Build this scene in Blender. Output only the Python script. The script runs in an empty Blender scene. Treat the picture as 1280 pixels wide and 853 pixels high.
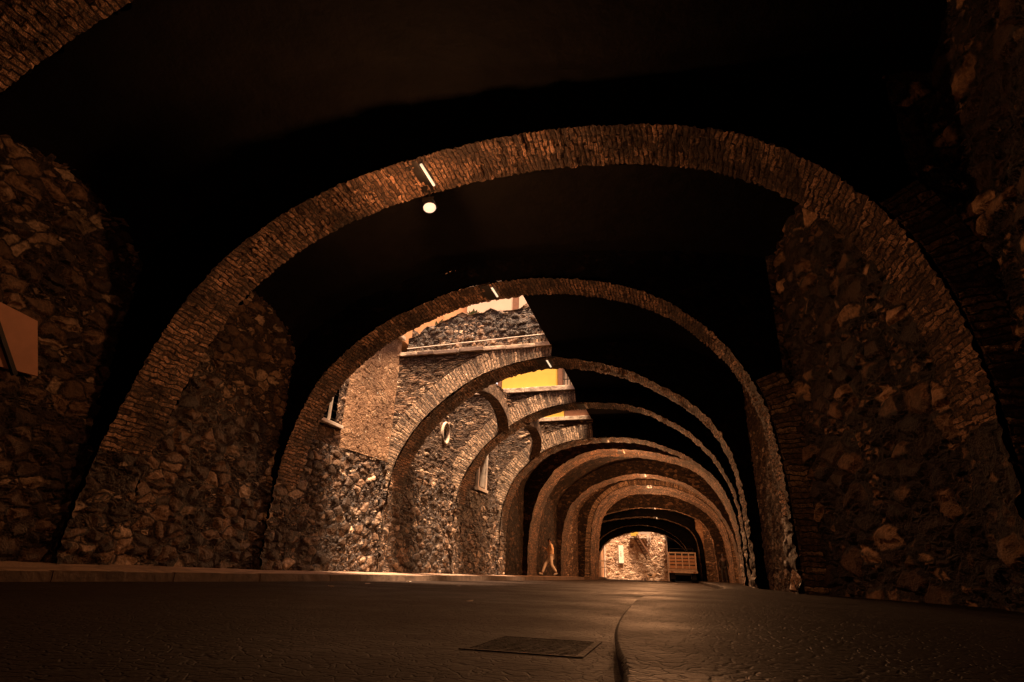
import bpy, bmesh, math, random
import numpy as np
from mathutils import Vector, Matrix
random.seed(7); rng = np.random.default_rng(7)
S = bpy.context.scene
COL = S.collection
PI = math.pi

# ------------------------------------------------------------------ materials
def new_mat(name):
    m = bpy.data.materials.new(name); m.use_nodes = True
    nt = m.node_tree; nt.nodes.clear()
    out = nt.nodes.new('ShaderNodeOutputMaterial')
    b = nt.nodes.new('ShaderNodeBsdfPrincipled')
    nt.links.new(b.outputs[0], out.inputs[0])
    return m, nt, b, out

def N(nt, t, **kw):
    n = nt.nodes.new(t)
    for k, v in kw.items():
        if k.startswith('_'): n.inputs[k[1:]].default_value = v
        else: setattr(n, k, v)
    return n

def math_(nt, op, a, b=None, clamp=False):
    n = nt.nodes.new('ShaderNodeMath'); n.operation = op; n.use_clamp = clamp
    for i, v in enumerate((a, b)):
        if v is None: continue
        if isinstance(v, (int, float)): n.inputs[i].default_value = v
        else: nt.links.new(v, n.inputs[i])
    return n.outputs[0]

def smooth(nt, x, lo, hi, a=0.0, b=1.0):
    n = nt.nodes.new('ShaderNodeMapRange'); n.interpolation_type = 'SMOOTHSTEP'
    nt.links.new(x, n.inputs[0])
    n.inputs[1].default_value = lo; n.inputs[2].default_value = hi
    n.inputs[3].default_value = a; n.inputs[4].default_value = b
    return n.outputs[0]

def ramp(nt, x, stops):
    r = nt.nodes.new('ShaderNodeValToRGB'); e = r.color_ramp.elements
    while len(e) < len(stops): e.new(.5)
    for q, (p, c) in zip(e, stops):
        q.position = p; q.color = (*c, 1)
    nt.links.new(x, r.inputs[0]); return r.outputs[0]

def mixc(nt, f, a, b, mode='MIX'):
    n = nt.nodes.new('ShaderNodeMix'); n.data_type = 'RGBA'; n.blend_type = mode
    for i, v in ((0, f), (6, a), (7, b)):
        if isinstance(v, (int, float)): n.inputs[i].default_value = v
        elif isinstance(v, tuple): n.inputs[i].default_value = (*v, 1)
        else: nt.links.new(v, n.inputs[i])
    return n.outputs[2]

def rubble(name, size=.3, stops=None, mortar=(.05, .028, .017), amp=.07, gap=.05, vert=1.5, fine=.02, rough=.85, lay=1.0, patch=.5, spec=.3, dirt=(.035, .019, .011)):
    """random rubble: stones as bulging cells in recessed mortar, real displacement"""
    m, nt, b, out = new_mat(name)
    co = N(nt, 'ShaderNodeTexCoord').outputs['Object']
    nz = N(nt, 'ShaderNodeTexNoise', _Scale=1.0/size, _Detail=3.0)
    nt.links.new(co, nz.inputs['Vector'])
    sub = N(nt, 'ShaderNodeVectorMath', operation='SUBTRACT'); nt.links.new(nz.outputs['Color'], sub.inputs[0]); sub.inputs[1].default_value = (.5, .5, .5)
    scl = N(nt, 'ShaderNodeVectorMath', operation='SCALE'); nt.links.new(sub.outputs[0], scl.inputs[0]); scl.inputs['Scale'].default_value = size*.7
    add = N(nt, 'ShaderNodeVectorMath', operation='ADD'); nt.links.new(co, add.inputs[0]); nt.links.new(scl.outputs[0], add.inputs[1])
    mp = N(nt, 'ShaderNodeMapping'); nt.links.new(add.outputs[0], mp.inputs[0])
    mp.inputs['Scale'].default_value = (1/size*.8, 1/size*.85*lay, 1/size*vert)
    fn = N(nt, 'ShaderNodeTexNoise', _Scale=3.4/size, _Detail=4.0, _Roughness=.75); nt.links.new(co, fn.inputs['Vector'])
    big = N(nt, 'ShaderNodeTexNoise', _Scale=.8, _Detail=4.0, _Roughness=.6); nt.links.new(co, big.inputs['Vector'])
    # two stone sizes: bigger blocks packed with smaller filling stones
    mx_ = N(nt, 'ShaderNodeTexVoronoi', feature='F1', _Scale=1.0); nt.links.new(mp.outputs[0], mx_.inputs['Vector'])
    sp0 = N(nt, 'ShaderNodeSeparateColor'); nt.links.new(mx_.outputs['Color'], sp0.inputs[0])
    small = math_(nt, 'GREATER_THAN', sp0.outputs[2], .62)
    v2 = N(nt, 'ShaderNodeTexVoronoi', feature='DISTANCE_TO_EDGE', _Scale=1.0); nt.links.new(mp.outputs[0], v2.inputs['Vector'])
    vs = N(nt, 'ShaderNodeTexVoronoi', feature='F1', _Scale=2.3); nt.links.new(mp.outputs[0], vs.inputs['Vector'])
    vs2 = N(nt, 'ShaderNodeTexVoronoi', feature='DISTANCE_TO_EDGE', _Scale=2.3); nt.links.new(mp.outputs[0], vs2.inputs['Vector'])
    col = mixc(nt, small, mx_.outputs['Color'], vs.outputs['Color'])
    sep = N(nt, 'ShaderNodeSeparateColor'); nt.links.new(col, sep.inputs[0])
    es = math_(nt, 'MINIMUM', v2.outputs['Distance'], math_(nt, 'MULTIPLY', vs2.outputs['Distance'], .55))
    edge = math_(nt, 'ADD', v2.outputs['Distance'], math_(nt, 'MULTIPLY', small, math_(nt, 'SUBTRACT', es, v2.outputs['Distance'])))
    edge = math_(nt, 'ADD', edge, math_(nt, 'MULTIPLY', math_(nt, 'SUBTRACT', fn.outputs[0], .5), .22))
    mask = smooth(nt, edge, gap*.2, gap*1.5)
    dome = smooth(nt, edge, -.02, .24)
    h = math_(nt, 'MULTIPLY', dome, math_(nt, 'ADD', math_(nt, 'MULTIPLY', sep.outputs[1], .7), .4))
    h = math_(nt, 'ADD', math_(nt, 'MULTIPLY', h, amp), math_(nt, 'MULTIPLY', fn.outputs[0], fine*2))
    h = math_(nt, 'ADD', h, math_(nt, 'MULTIPLY', big.outputs[0], amp*1.2))
    dp = N(nt, 'ShaderNodeDisplacement', _Midlevel=0.0, _Scale=1.0); nt.links.new(h, dp.inputs['Height']); nt.links.new(dp.outputs[0], out.inputs['Displacement'])
    stops = stops or [(0, (.035, .018, .01)), (.45, (.13, .07, .038)), (.78, (.3, .17, .1)), (1, (.6, .41, .27))]
    c = ramp(nt, sep.outputs[0], stops)
    c = mixc(nt, math_(nt, 'MULTIPLY', smooth(nt, fn.outputs[0], .35, .65), .6), c, dirt, 'MIX')
    c = mixc(nt, mask, mortar, c)
    c = mixc(nt, math_(nt, 'MULTIPLY', smooth(nt, big.outputs[0], .42, .62), patch), c, tuple(q*.6 for q in dirt))
    nt.links.new(c, b.inputs['Base Color']); b.inputs['Roughness'].default_value = rough
    bp = N(nt, 'ShaderNodeBump', _Strength=.5, _Distance=fine*2); nt.links.new(fn.outputs[0], bp.inputs['Height']); nt.links.new(bp.outputs[0], b.inputs['Normal'])
    b.inputs['Specular IOR Level'].default_value = spec
    m.displacement_method = 'DISPLACEMENT' if name.startswith(('soot', 'grimy')) else 'BOTH'
    return m

def brick(name, w=.3, h=.075, c1=(.32, .17, .095), c2=(.12, .06, .035), mortar=(.03, .018, .011), amp=.025, patch=.6):
    """brick courses laid across the arch; UV in metres (u along the brick, v across the courses)"""
    m, nt, b, out = new_mat(name)
    uv = N(nt, 'ShaderNodeTexCoord').outputs['UV']
    ob = nt.nodes[-1].outputs['Object']
    nz = N(nt, 'ShaderNodeTexNoise', _Scale=5.0, _Detail=3.0); nt.links.new(ob, nz.inputs['Vector'])
    sub = N(nt, 'ShaderNodeVectorMath', operation='SUBTRACT'); nt.links.new(nz.outputs['Color'], sub.inputs[0]); sub.inputs[1].default_value = (.5, .5, .5)
    scl = N(nt, 'ShaderNodeVectorMath', operation='SCALE'); nt.links.new(sub.outputs[0], scl.inputs[0]); scl.inputs['Scale'].default_value = .13
    add = N(nt, 'ShaderNodeVectorMath', operation='ADD'); nt.links.new(uv, add.inputs[0]); nt.links.new(scl.outputs[0], add.inputs[1])
    br = N(nt, 'ShaderNodeTexBrick'); nt.links.new(add.outputs[0], br.inputs['Vector'])
    br.inputs['Scale'].default_value = 1.0; br.inputs['Brick Width'].default_value = w; br.inputs['Row Height'].default_value = h
    br.inputs['Mortar Size'].default_value = .012; br.inputs['Mortar Smooth'].default_value = .5
    br.inputs['Color1'].default_value = (0, 0, 0, 1); br.inputs['Color2'].default_value = (1, 1, 1, 1); br.inputs['Mortar'].default_value = (.3, .3, .3, 1)
    fn = N(nt, 'ShaderNodeTexNoise', _Scale=17.0, _Detail=4.0, _Roughness=.8); nt.links.new(ob, fn.inputs['Vector'])
    big = N(nt, 'ShaderNodeTexNoise', _Scale=1.3, _Detail=5.0, _Roughness=.65); nt.links.new(ob, big.inputs['Vector'])
    fac = br.outputs['Fac']; inv = math_(nt, 'SUBTRACT', 1.0, fac)
    hh = math_(nt, 'MULTIPLY', inv, math_(nt, 'ADD', .4, math_(nt, 'MULTIPLY', br.outputs['Color'], .8)))
    hh = math_(nt, 'ADD', math_(nt, 'MULTIPLY', hh, amp), math_(nt, 'MULTIPLY', fn.outputs[0], amp*1.6))
    hh = math_(nt, 'ADD', hh, math_(nt, 'MULTIPLY', big.outputs[0], .07))
    dp = N(nt, 'ShaderNodeDisplacement', _Midlevel=0.0, _Scale=1.0); nt.links.new(hh, dp.inputs['Height']); nt.links.new(dp.outputs[0], out.inputs['Displacement'])
    c = mixc(nt, br.outputs['Color'], c2, c1)
    c = mixc(nt, math_(nt, 'MULTIPLY', smooth(nt, fn.outputs[0], .42, .58), .8), c, (.035, .024, .014))
    c = mixc(nt, fac, c, mortar)
    c = mixc(nt, math_(nt, 'MULTIPLY', smooth(nt, big.outputs[0], .45, .6), patch), c, (.035, .02, .012))
    nt.links.new(c, b.inputs['Base Color']); b.inputs['Roughness'].default_value = .8
    b.inputs['Specular IOR Level'].default_value = .3
    m.displacement_method = 'BOTH'
    return m

def plain(name, c, rough=.7, metal=0.0, var=.35, scale=6.0, bump=.3, dark=None, dist=.01, spec=.3):
    m, nt, b, out = new_mat(name)
    co = N(nt, 'ShaderNodeTexCoord').outputs['Object']
    nz = N(nt, 'ShaderNodeTexNoise', _Scale=scale, _Detail=6.0, _Roughness=.65); nt.links.new(co, nz.inputs['Vector'])
    f = math_(nt, 'MULTIPLY', smooth(nt, nz.outputs[0], .35, .68), var)
    nt.links.new(mixc(nt, f, c, dark or tuple(x*.3 for x in c)), b.inputs['Base Color'])
    b.inputs['Specular IOR Level'].default_value = spec; b.inputs['Roughness'].default_value = rough; b.inputs['Metallic'].default_value = metal
    bp = N(nt, 'ShaderNodeBump', _Strength=bump, _Distance=dist); nt.links.new(nz.outputs[0], bp.inputs['Height']); nt.links.new(bp.outputs[0], b.inputs['Normal'])
    return m

def emit(name, c, s):
    m, nt, b, out = new_mat(name)
    b.inputs['Base Color'].default_value = (*c, 1); b.inputs['Emission Color'].default_value = (*c, 1); b.inputs['Emission Strength'].default_value = s
    return m

M = {}
M['rubble_coarse'] = rubble('coarse rubble', .26, spec=.3, rough=.6, amp=.075, vert=1.45, gap=.07, patch=.65, mortar=(.025, .014, .009))
M['rubble_big'] = rubble('large dark rubble', .34, spec=.3, rough=.6, amp=.09, vert=1.35, patch=.55, mortar=(.012, .007, .004), stops=[(0, (.02, .01, .006)), (.5, (.06, .03, .016)), (.68, (.26, .13, .065)), (1, (.7, .4, .22))], gap=.09)
M['rubble_fine'] = rubble('fine rubble', .2, amp=.04, vert=1.9, gap=.07)
M['rubble_slab'] = rubble('thin coursed stone', .22, amp=.04, vert=3.0, lay=.6, gap=.08)
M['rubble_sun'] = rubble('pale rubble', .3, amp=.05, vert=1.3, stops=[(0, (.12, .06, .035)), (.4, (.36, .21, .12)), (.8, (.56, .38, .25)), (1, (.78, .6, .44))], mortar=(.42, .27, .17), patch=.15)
M['brick_soffit'] = brick('soffit brick', h=.07, patch=.85, c1=(.62, .35, .21), c2=(.1, .05, .028), amp=.035)
M['soffit_dim'] = brick('grimy soffit brick', h=.07, patch=.9, c1=(.34, .18, .1), c2=(.05, .026, .015), amp=.035)  # shadow put into the colour: dimmer soffit copy under the strong tunnel lamps
M['brick_far'] = brick('tunnel brick', c1=(.4, .2, .1), c2=(.25, .12, .06), patch=.25)
M['voussoir'] = brick('voussoir stone', w=.6, h=.085, c1=(.5, .32, .2), c2=(.1, .055, .033), amp=.03, patch=.3)
M['soot'] = plain('soot blackened vault', (.006, .0045, .0035), rough=.95, var=.5, scale=3, bump=.6, dist=.05, spec=.06)  # unlit ceiling painted in as a near-black base colour
M['rubble_dim'] = rubble('grimy tunnel rubble', .18, dirt=(.012, .007, .004), spec=.1, amp=.05, stops=[(0, (.01, .006, .004)), (.6, (.04, .022, .012)), (1, (.13, .07, .04))], mortar=(.006, .004, .003))  # shadow painted in: dimmer rubble for the unlit tunnel stretches
M['shade_rubble'] = rubble('soot blackened rubble', .25, spec=.03, dirt=(.002, .0013, .001), stops=[(0, (.001, .0008, .0006)), (.8, (.002, .0014, .001)), (1, (.007, .004, .0025))], mortar=(.001, .001, .001), amp=.06)  # painted shadow: near-black rubble for faces that get no light
M['plaster'] = rubble('rough orange plaster', .15, stops=[(0, (.2, .1, .05)), (.5, (.3, .16, .085)), (1, (.42, .25, .14))], mortar=(.16, .08, .04), amp=.02, vert=1.0, patch=.3)
M['coping'] = plain('pale coping stone', (.5, .37, .27), var=.75, scale=5, bump=.8, dist=.05)
M['yellow'] = plain('yellow paint', (.5, .31, .045), var=.12, scale=2)
M['cream'] = plain('cream render', (.4, .29, .215), var=.12, scale=1.5)
M['terracotta'] = plain('terracotta render', (.45, .22, .1), var=.3, scale=2)
M['brown'] = plain('brown wood', (.14, .055, .025), var=.4, scale=8)
M['white'] = plain('white painted metal', (.75, .66, .56), rough=.5, var=.2)
M['pale'] = plain('pale trim', (.62, .5, .4), var=.3)
M['iron'] = plain('dark iron', (.02, .015, .012), rough=.5, metal=.6)
M['black'] = plain('matt black', (.004, .003, .003), rough=.9)
M['tube'] = emit('lit tube', (1, .72, .45), .2)
M['bulb'] = emit('lit lamp glass', (1, .72, .5), .18)
M['leaf'] = plain('leaf', (.05, .06, .02), rough=.6, var=.5, scale=20)
M['skin'] = plain('skin', (.3, .16, .1), rough=.5, var=.1)
M['hair'] = plain('dark hair', (.015, .01, .008), rough=.6)
M['jacket'] = plain('tan jacket', (.85, .55, .32), rough=.8, var=.15, scale=12)
M['trousers'] = plain('pale trousers', (.85, .7, .56), rough=.8, var=.25, scale=12)
M['shoe'] = plain('pale shoes', (.6, .5, .42), rough=.6)
M['darkcloth'] = plain('dark clothes', (.012, .009, .008), rough=.8)
M['dogwhite'] = plain('white fur', (.5, .4, .32), rough=.9)
M['dogblack'] = plain('black fur', (.015, .011, .009), rough=.9)
M['rubber'] = plain('tyre rubber', (.012, .011, .01), rough=.8)
M['truckmetal'] = plain('grimy truck frame', (.3, .21, .15), var=.5, scale=7)
M['truckwood'] = plain('truck stake boards', (.22, .11, .055), var=.5, scale=9)
M['grate'] = plain('dull grate iron', (.012, .009, .007), rough=.8, spec=.15)
M['skin_shaded'] = plain('skin shaded to silhouette', (.06, .03, .02), rough=.6, var=.1)  # skin colour lowered to paint in the standing figure's silhouette
M['panel'] = plain('orange lit panel', (.5, .24, .14), var=.25, scale=3)

def road_mat(name, c, rough, bs, cobble=0):
    m, nt, b, out = new_mat(name)
    co = N(nt, 'ShaderNodeTexCoord').outputs['Object']
    a = N(nt, 'ShaderNodeTexNoise', _Scale=.7, _Detail=7.0, _Roughness=.6); nt.links.new(co, a.inputs['Vector'])
    g = N(nt, 'ShaderNodeTexNoise', _Scale=45.0, _Detail=4.0, _Roughness=.7); nt.links.new(co, g.inputs['Vector'])
    w_ = N(nt, 'ShaderNodeTexNoise', _Scale=3.5, _Detail=3.0); nt.links.new(co, w_.inputs['Vector'])
    ad = N(nt, 'ShaderNodeVectorMath', operation='MULTIPLY_ADD'); nt.links.new(w_.outputs['Color'], ad.inputs[0]); ad.inputs[1].default_value = (.25, .25, .25); nt.links.new(co, ad.inputs[2])
    v = N(nt, 'ShaderNodeTexVoronoi', feature='DISTANCE_TO_EDGE', _Scale=cobble or 16.0, _Randomness=1.0); nt.links.new(ad.outputs[0], v.inputs['Vector'])
    crack = smooth(nt, v.outputs['Distance'], 0.0, .12 if cobble else .09)
    cc = mixc(nt, smooth(nt, a.outputs[0], .35, .65), tuple(x*.55 for x in c), c)
    cc = mixc(nt, math_(nt, 'MULTIPLY', smooth(nt, g.outputs[0], .4, .7), .5), cc, tuple(x*1.7 for x in c))
    cc = mixc(nt, crack, tuple(x*.6 for x in c), cc)
    nt.links.new(cc, b.inputs['Base Color'])
    nt.links.new(smooth(nt, a.outputs[0], .3, .7, rough-.12, rough+.12), b.inputs['Roughness'])
    b.inputs['Specular IOR Level'].default_value = .1
    hh = math_(nt, 'ADD', math_(nt, 'MULTIPLY', g.outputs[0], .5), math_(nt, 'ADD', math_(nt, 'MULTIPLY', crack, .35), math_(nt, 'MULTIPLY', a.outputs[0], 2.0)))
    bp = N(nt, 'ShaderNodeBump', _Strength=bs, _Distance=.02); nt.links.new(hh, bp.inputs['Height']); nt.links.new(bp.outputs[0], b.inputs['Normal'])
    return m
M['road'] = road_mat('worn asphalt', (.021, .0125, .0085), .65, 1.0)
M['pave'] = road_mat('pavement setts', (.011, .0055, .0035), .65, .6, cobble=17.0)
M['walk'] = road_mat('sidewalk stone', (.3, .2, .14), .7, .5, cobble=1.5)
M['kerb'] = plain('kerb stone', (.12, .075, .05), var=.7, scale=4, bump=.8, dist=.04)
M['earth'] = plain('bare ground', (.12, .08, .05), var=.5, scale=.5)

# ------------------------------------------------------------------ mesh helpers
def link(name, me, m=None, parent=None):
    o = bpy.data.objects.new(name, me); COL.objects.link(o)
    if m is not None and me is not None: me.materials.append(M[m] if isinstance(m, str) else m)
    if parent: o.parent = parent
    return o

def tag(o, label=None, cat=None, group=None, kind=None):
    if label: o['label'] = label
    if cat: o['category'] = cat
    if group: o['group'] = group
    if kind: o['kind'] = kind
    return o

def empty(name, loc=(0, 0, 0)):
    o = bpy.data.objects.new(name, None); COL.objects.link(o); o.location = loc; o.empty_display_size = .2
    return o

def part(name, me, m, root, label=None):
    """link a world-space mesh as a child of root"""
    o = link(name, me, m)
    o.parent = root
    if root.parent: w = root.parent.location + root.location
    else: w = root.location
    o.matrix_parent_inverse = Matrix.Identity(4); o.location = -Vector(w) if root.type == 'EMPTY' else (0, 0, 0)
    if label: o['label'] = label
    return o

def grid_mesh(P, UV=None, flip=False, mask=None, sm=True):
    """P: (n,m,3) array of points -> mesh"""
    n, k = P.shape[:2]
    me = bpy.data.meshes.new('grid')
    idx = np.arange(n*k).reshape(n, k)
    q = np.stack([idx[:-1, :-1], idx[1:, :-1], idx[1:, 1:], idx[:-1, 1:]], -1)
    if mask is not None: q = q[mask]
    q = q.reshape(-1, 4)
    if flip: q = q[:, ::-1]
    me.vertices.add(n*k); me.vertices.foreach_set('co', P.reshape(-1).astype(np.float32))
    me.loops.add(q.size); me.loops.foreach_set('vertex_index', q.reshape(-1).astype(np.int32))
    me.polygons.add(len(q)); me.polygons.foreach_set('loop_start', np.arange(0, q.size, 4, dtype=np.int32))
    me.polygons.foreach_set('loop_total', np.full(len(q), 4, dtype=np.int32))
    me.update(calc_edges=True)
    if UV is not None:
        l = me.uv_layers.new(name='UVMap')
        l.data.foreach_set('uv', UV.reshape(-1, 2)[q.reshape(-1)].reshape(-1).astype(np.float32))
    me.polygons.foreach_set('use_smooth', np.full(len(q), sm))
    me.validate(); me.update()
    return me

class MB:
    def __init__(s): s.bm = bmesh.new()
    def box(s, x0, x1, y0, y1, z0, z1, bev=0, mat=None):
        r = bmesh.ops.create_cube(s.bm, size=1)
        vs = r['verts']
        for v in vs:
            v.co = Vector(((x0+x1)/2+v.co.x*(x1-x0), (y0+y1)/2+v.co.y*(y1-y0), (z0+z1)/2+v.co.z*(z1-z0)))
        if bev:
            es = list({e for v in vs for e in v.link_edges})
            r2 = bmesh.ops.bevel(s.bm, geom=es, offset=bev, segments=2, affect='EDGES', profile=.7)
        return s
    def bar(s, a, b, r, n=8, r2=None):
        a, b = Vector(a), Vector(b); d = b-a
        q = d.to_track_quat('Z', 'Y').to_matrix().to_4x4()
        bmesh.ops.create_cone(s.bm, cap_ends=True, segments=n, radius1=r, radius2=r if r2 is None else r2, depth=d.length, matrix=Matrix.Translation((a+b)/2) @ q)
        return s
    def beam(s, a, b, w, h):
        a, b = Vector(a), Vector(b); d = b-a
        q = d.to_track_quat('Z', 'Y').to_matrix().to_4x4()
        bmesh.ops.create_cube(s.bm, size=1, matrix=Matrix.Translation((a+b)/2) @ q @ Matrix.Diagonal((w, h, d.length, 1)))
        return s
    def ball(s, c, r, sc=(1, 1, 1), n=12):
        bmesh.ops.create_uvsphere(s.bm, u_segments=n, v_segments=n//2+2, radius=r, matrix=Matrix.Translation(c) @ Matrix.Diagonal((*sc, 1)))
        return s
    def prism(s, pts, y0, y1):
        a = [s.bm.verts.new((x, y0, z)) for x, z in pts]; b = [s.bm.verts.new((x, y1, z)) for x, z in pts]
        s.bm.faces.new(a); s.bm.faces.new(b[::-1])
        for i in range(len(pts)):
            j = (i+1) % len(pts); s.bm.faces.new((a[j], a[i], b[i], b[j]))
        bmesh.ops.recalc_face_normals(s.bm, faces=s.bm.faces)
        return s
    def done(s, smooth_=False):
        me = bpy.data.meshes.new('m'); s.bm.to_mesh(me); s.bm.free()
        if smooth_:
            me.polygons.foreach_set('use_smooth', [True]*len(me.polygons))
        return me

def catmull(pts, step):
    p = np.array(pts, float); p = np.vstack([2*p[0]-p[1], p, 2*p[-1]-p[-2]])
    out = []
    for i in range(1, len(p)-2):
        for t in np.linspace(0, 1, 24, endpoint=False):
            a, b, c, d = p[i-1], p[i], p[i+1], p[i+2]
            out.append(.5*((2*b)+(-a+c)*t+(2*a-5*b+4*c-d)*t*t+(-a+3*b-3*c+d)*t**3))
    out.append(p[-2]); o = np.array(out)
    # light smoothing then resample
    for _ in range(10):
        o[1:-1] = (o[:-2]+2*o[1:-1]+o[2:])/4
    s = np.r_[0, np.cumsum(np.linalg.norm(np.diff(o, axis=0), axis=1))]
    n = max(8, int(s[-1]/step)); t = np.linspace(0, s[-1], n)
    return np.stack([np.interp(t, s, o[:, 0]), np.interp(t, s, o[:, 1])], 1), t

# ------------------------------------------------------------------ arches: (front y, depth, intrados line in metres from left leg to right leg)
ARCH = {
 0: (1.95, .70, [(-7.95, 0), (-7.9, 1.2), (-7.63, 2.3), (-7.05, 3.76), (-6.18, 4.75), (-4.9, 5.55), (-3.46, 5.95), (-2.09, 6.12), (-.93, 6.06), (.14, 5.87), (.91, 5.62), (1.59, 5.15), (2.3, 4.54), (2.7, 3.86), (3.0, 3.08), (3.15, 2.2), (3.2, 1.0), (3.2, 0)]),
 1: (6.0, .72, [(-7.9, 0), (-7.85, 1.0), (-7.63, 2.1), (-7.05, 3.76), (-6.18, 4.84), (-4.9, 5.59), (-3.46, 5.95), (-2.09, 6.08), (-.93, 6.04), (.14, 5.85), (.91, 5.58), (1.59, 5.15), (2.18, 4.54), (2.6, 3.86), (2.86, 3.08), (2.97, 2.2), (2.98, 1.2), (2.98, 0)]),
 2: (10.0, .65, [(-7.92, 0), (-7.92, 1.2), (-7.85, 2.2), (-7.6, 3.3), (-7.1, 4.25), (-6.02, 5.18), (-4.39, 5.85), (-2.96, 6.02), (-1.93, 5.96), (-.95, 5.73), (-.04, 5.35), (.64, 4.81), (1.26, 4.04), (1.66, 3.13), (1.8, 2.0), (1.82, 1), (1.82, 0)]),
 3: (14.0, .75, [(-7.5, 0), (-7.5, 1.3), (-7.4, 2.5), (-7.2, 3.2), (-6.75, 3.95), (-6.08, 4.62), (-5.2, 5.24), (-4.3, 5.58), (-3.23, 5.77), (-2.46, 5.72), (-1.58, 5.52), (-.8, 5.24), (-.17, 4.88), (.37, 4.53), (.8, 4.15), (1.12, 3.75), (1.36, 3.28), (1.55, 2.6), (1.65, 1.5), (1.68, 0)]),
 4: (18.0, .65, [(-7.05, 0), (-7.08, 1.5), (-6.98, 2.6), (-6.7, 3.4), (-6.2, 4.12), (-5.74, 4.56), (-5.16, 4.96), (-4.5, 5.3), (-3.55, 5.58), (-2.44, 5.65), (-1.3, 5.53), (-.5, 5.26), (.19, 4.87), (.67, 4.52), (1.07, 4.09), (1.37, 3.7), (1.62, 3.2), (1.83, 2.6), (1.95, 1.5), (1.97, 0)]),
 5: (22.0, .8, [(-6.68, 0), (-6.7, 1.5), (-6.62, 2.5), (-6.38, 3.27), (-6.1, 3.8), (-5.71, 4.26), (-5.16, 4.72), (-4.57, 5.03), (-3.66, 5.28), (-2.32, 5.38), (-1.0, 5.25), (.07, 4.86), (.74, 4.49), (1.26, 4.07), (1.62, 3.65), (1.95, 2.99), (2.15, 2.2), (2.2, 1.2), (2.2, 0)]),
 6: (26.0, 1.7, [(-6.55, 0), (-6.5, 2.0), (-6.1, 3.6), (-5.51, 4.55), (-5.05, 5.0), (-4.33, 5.4), (-3.62, 5.65), (-2.84, 5.75), (-1.29, 5.65), (-.08, 5.4), (.8, 5.1), (1.48, 4.6), (2.02, 3.84), (2.4, 2.92), (2.6, 1.8), (2.62, 0)]),
 7: (33.0, 1.5, [(-6.4, 0), (-6.3, 2.4), (-5.9, 3.81), (-5.39, 4.42), (-4.64, 5.01), (-3.8, 5.37), (-2.88, 5.63), (-1.75, 5.75), (-.79, 5.66), (.4, 5.32), (1.25, 4.85), (2.05, 4.13), (2.54, 3.39), (2.94, 2.39), (3.1, 1.2), (3.1, 0)]),
 8: (38.0, 4.2, [(-5.5, 0), (-5.4, 2.4), (-5.2, 3.7), (-4.89, 4.45), (-4.41, 5.0), (-3.66, 5.52), (-2.62, 5.82), (-.75, 5.78), (.41, 5.5), (1.58, 4.95), (2.44, 4.14), (2.94, 3.2), (3.15, 2.0), (3.2, 0)]),
 9: (43.0, .6, [(-6.2, 0), (-6.1, 2.6), (-5.93, 3.3), (-5.6, 4.0), (-4.95, 4.5), (-3.56, 4.85), (-2.36, 5.0), (-.4, 4.88), (.82, 4.53), (1.8, 4.0), (2.3, 3.2), (2.5, 2.2), (2.6, 0)]),
 10: (46.0, 1.0, [(-6.6, 0), (-6.55, 2.4), (-6.4, 3.3), (-6.1, 3.95), (-5.4, 4.3), (-3.84, 4.55), (-2.13, 4.65), (-.67, 4.45), (.3, 4.12), (1.0, 3.72), (1.45, 3.0), (1.6, 2.0), (1.65, 0)]),
 11: (50.0, .6, [(-6.9, 0), (-6.85, 2.0), (-6.58, 2.75), (-6.03, 3.4), (-5.01, 3.98), (-4.2, 4.22), (-2.82, 4.36), (-1.47, 4.15), (-.42, 3.7), (.4, 3.04), (.85, 2.2), (1.1, 1.2), (1.15, 0)]),
 12: (52.0, .8, [(-6.9, 0), (-6.8, 1.6), (-6.44, 2.5), (-5.79, 3.17), (-5.0, 3.55), (-3.95, 3.88), (-2.8, 4.0), (-1.6, 3.9), (-.5, 3.5), (.4, 2.8), (.9, 2.0), (1.1, 1.0), (1.15, 0)]),
}
def wl(y):   # left wall x
    return np.interp(y, [-6, 6, 10, 10.7, 13.9, 14.8, 17.9, 18.7, 22, 23, 26, 33, 38, 42, 43, 46, 52], [-8.1, -8.0, -8.0, -8.0, -7.65, -7.62, -7.2, -7.15, -6.85, -6.9, -6.75, -6.6, -6.2, -6.2, -6.7, -6.9, -7.1])
def wr(y):
    return np.interp(y, [-6, 6, 6.8, 9.9, 10.7, 14, 18, 22, 26, 33, 38, 42.2, 42.4, 45.8, 46, 52], [3.55, 3.3, 3.15, 2.2, 2.0, 1.85, 2.15, 2.4, 2.8, 3.3, 3.6, 3.6, 3.3, 3.2, 1.9, 1.4])

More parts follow.
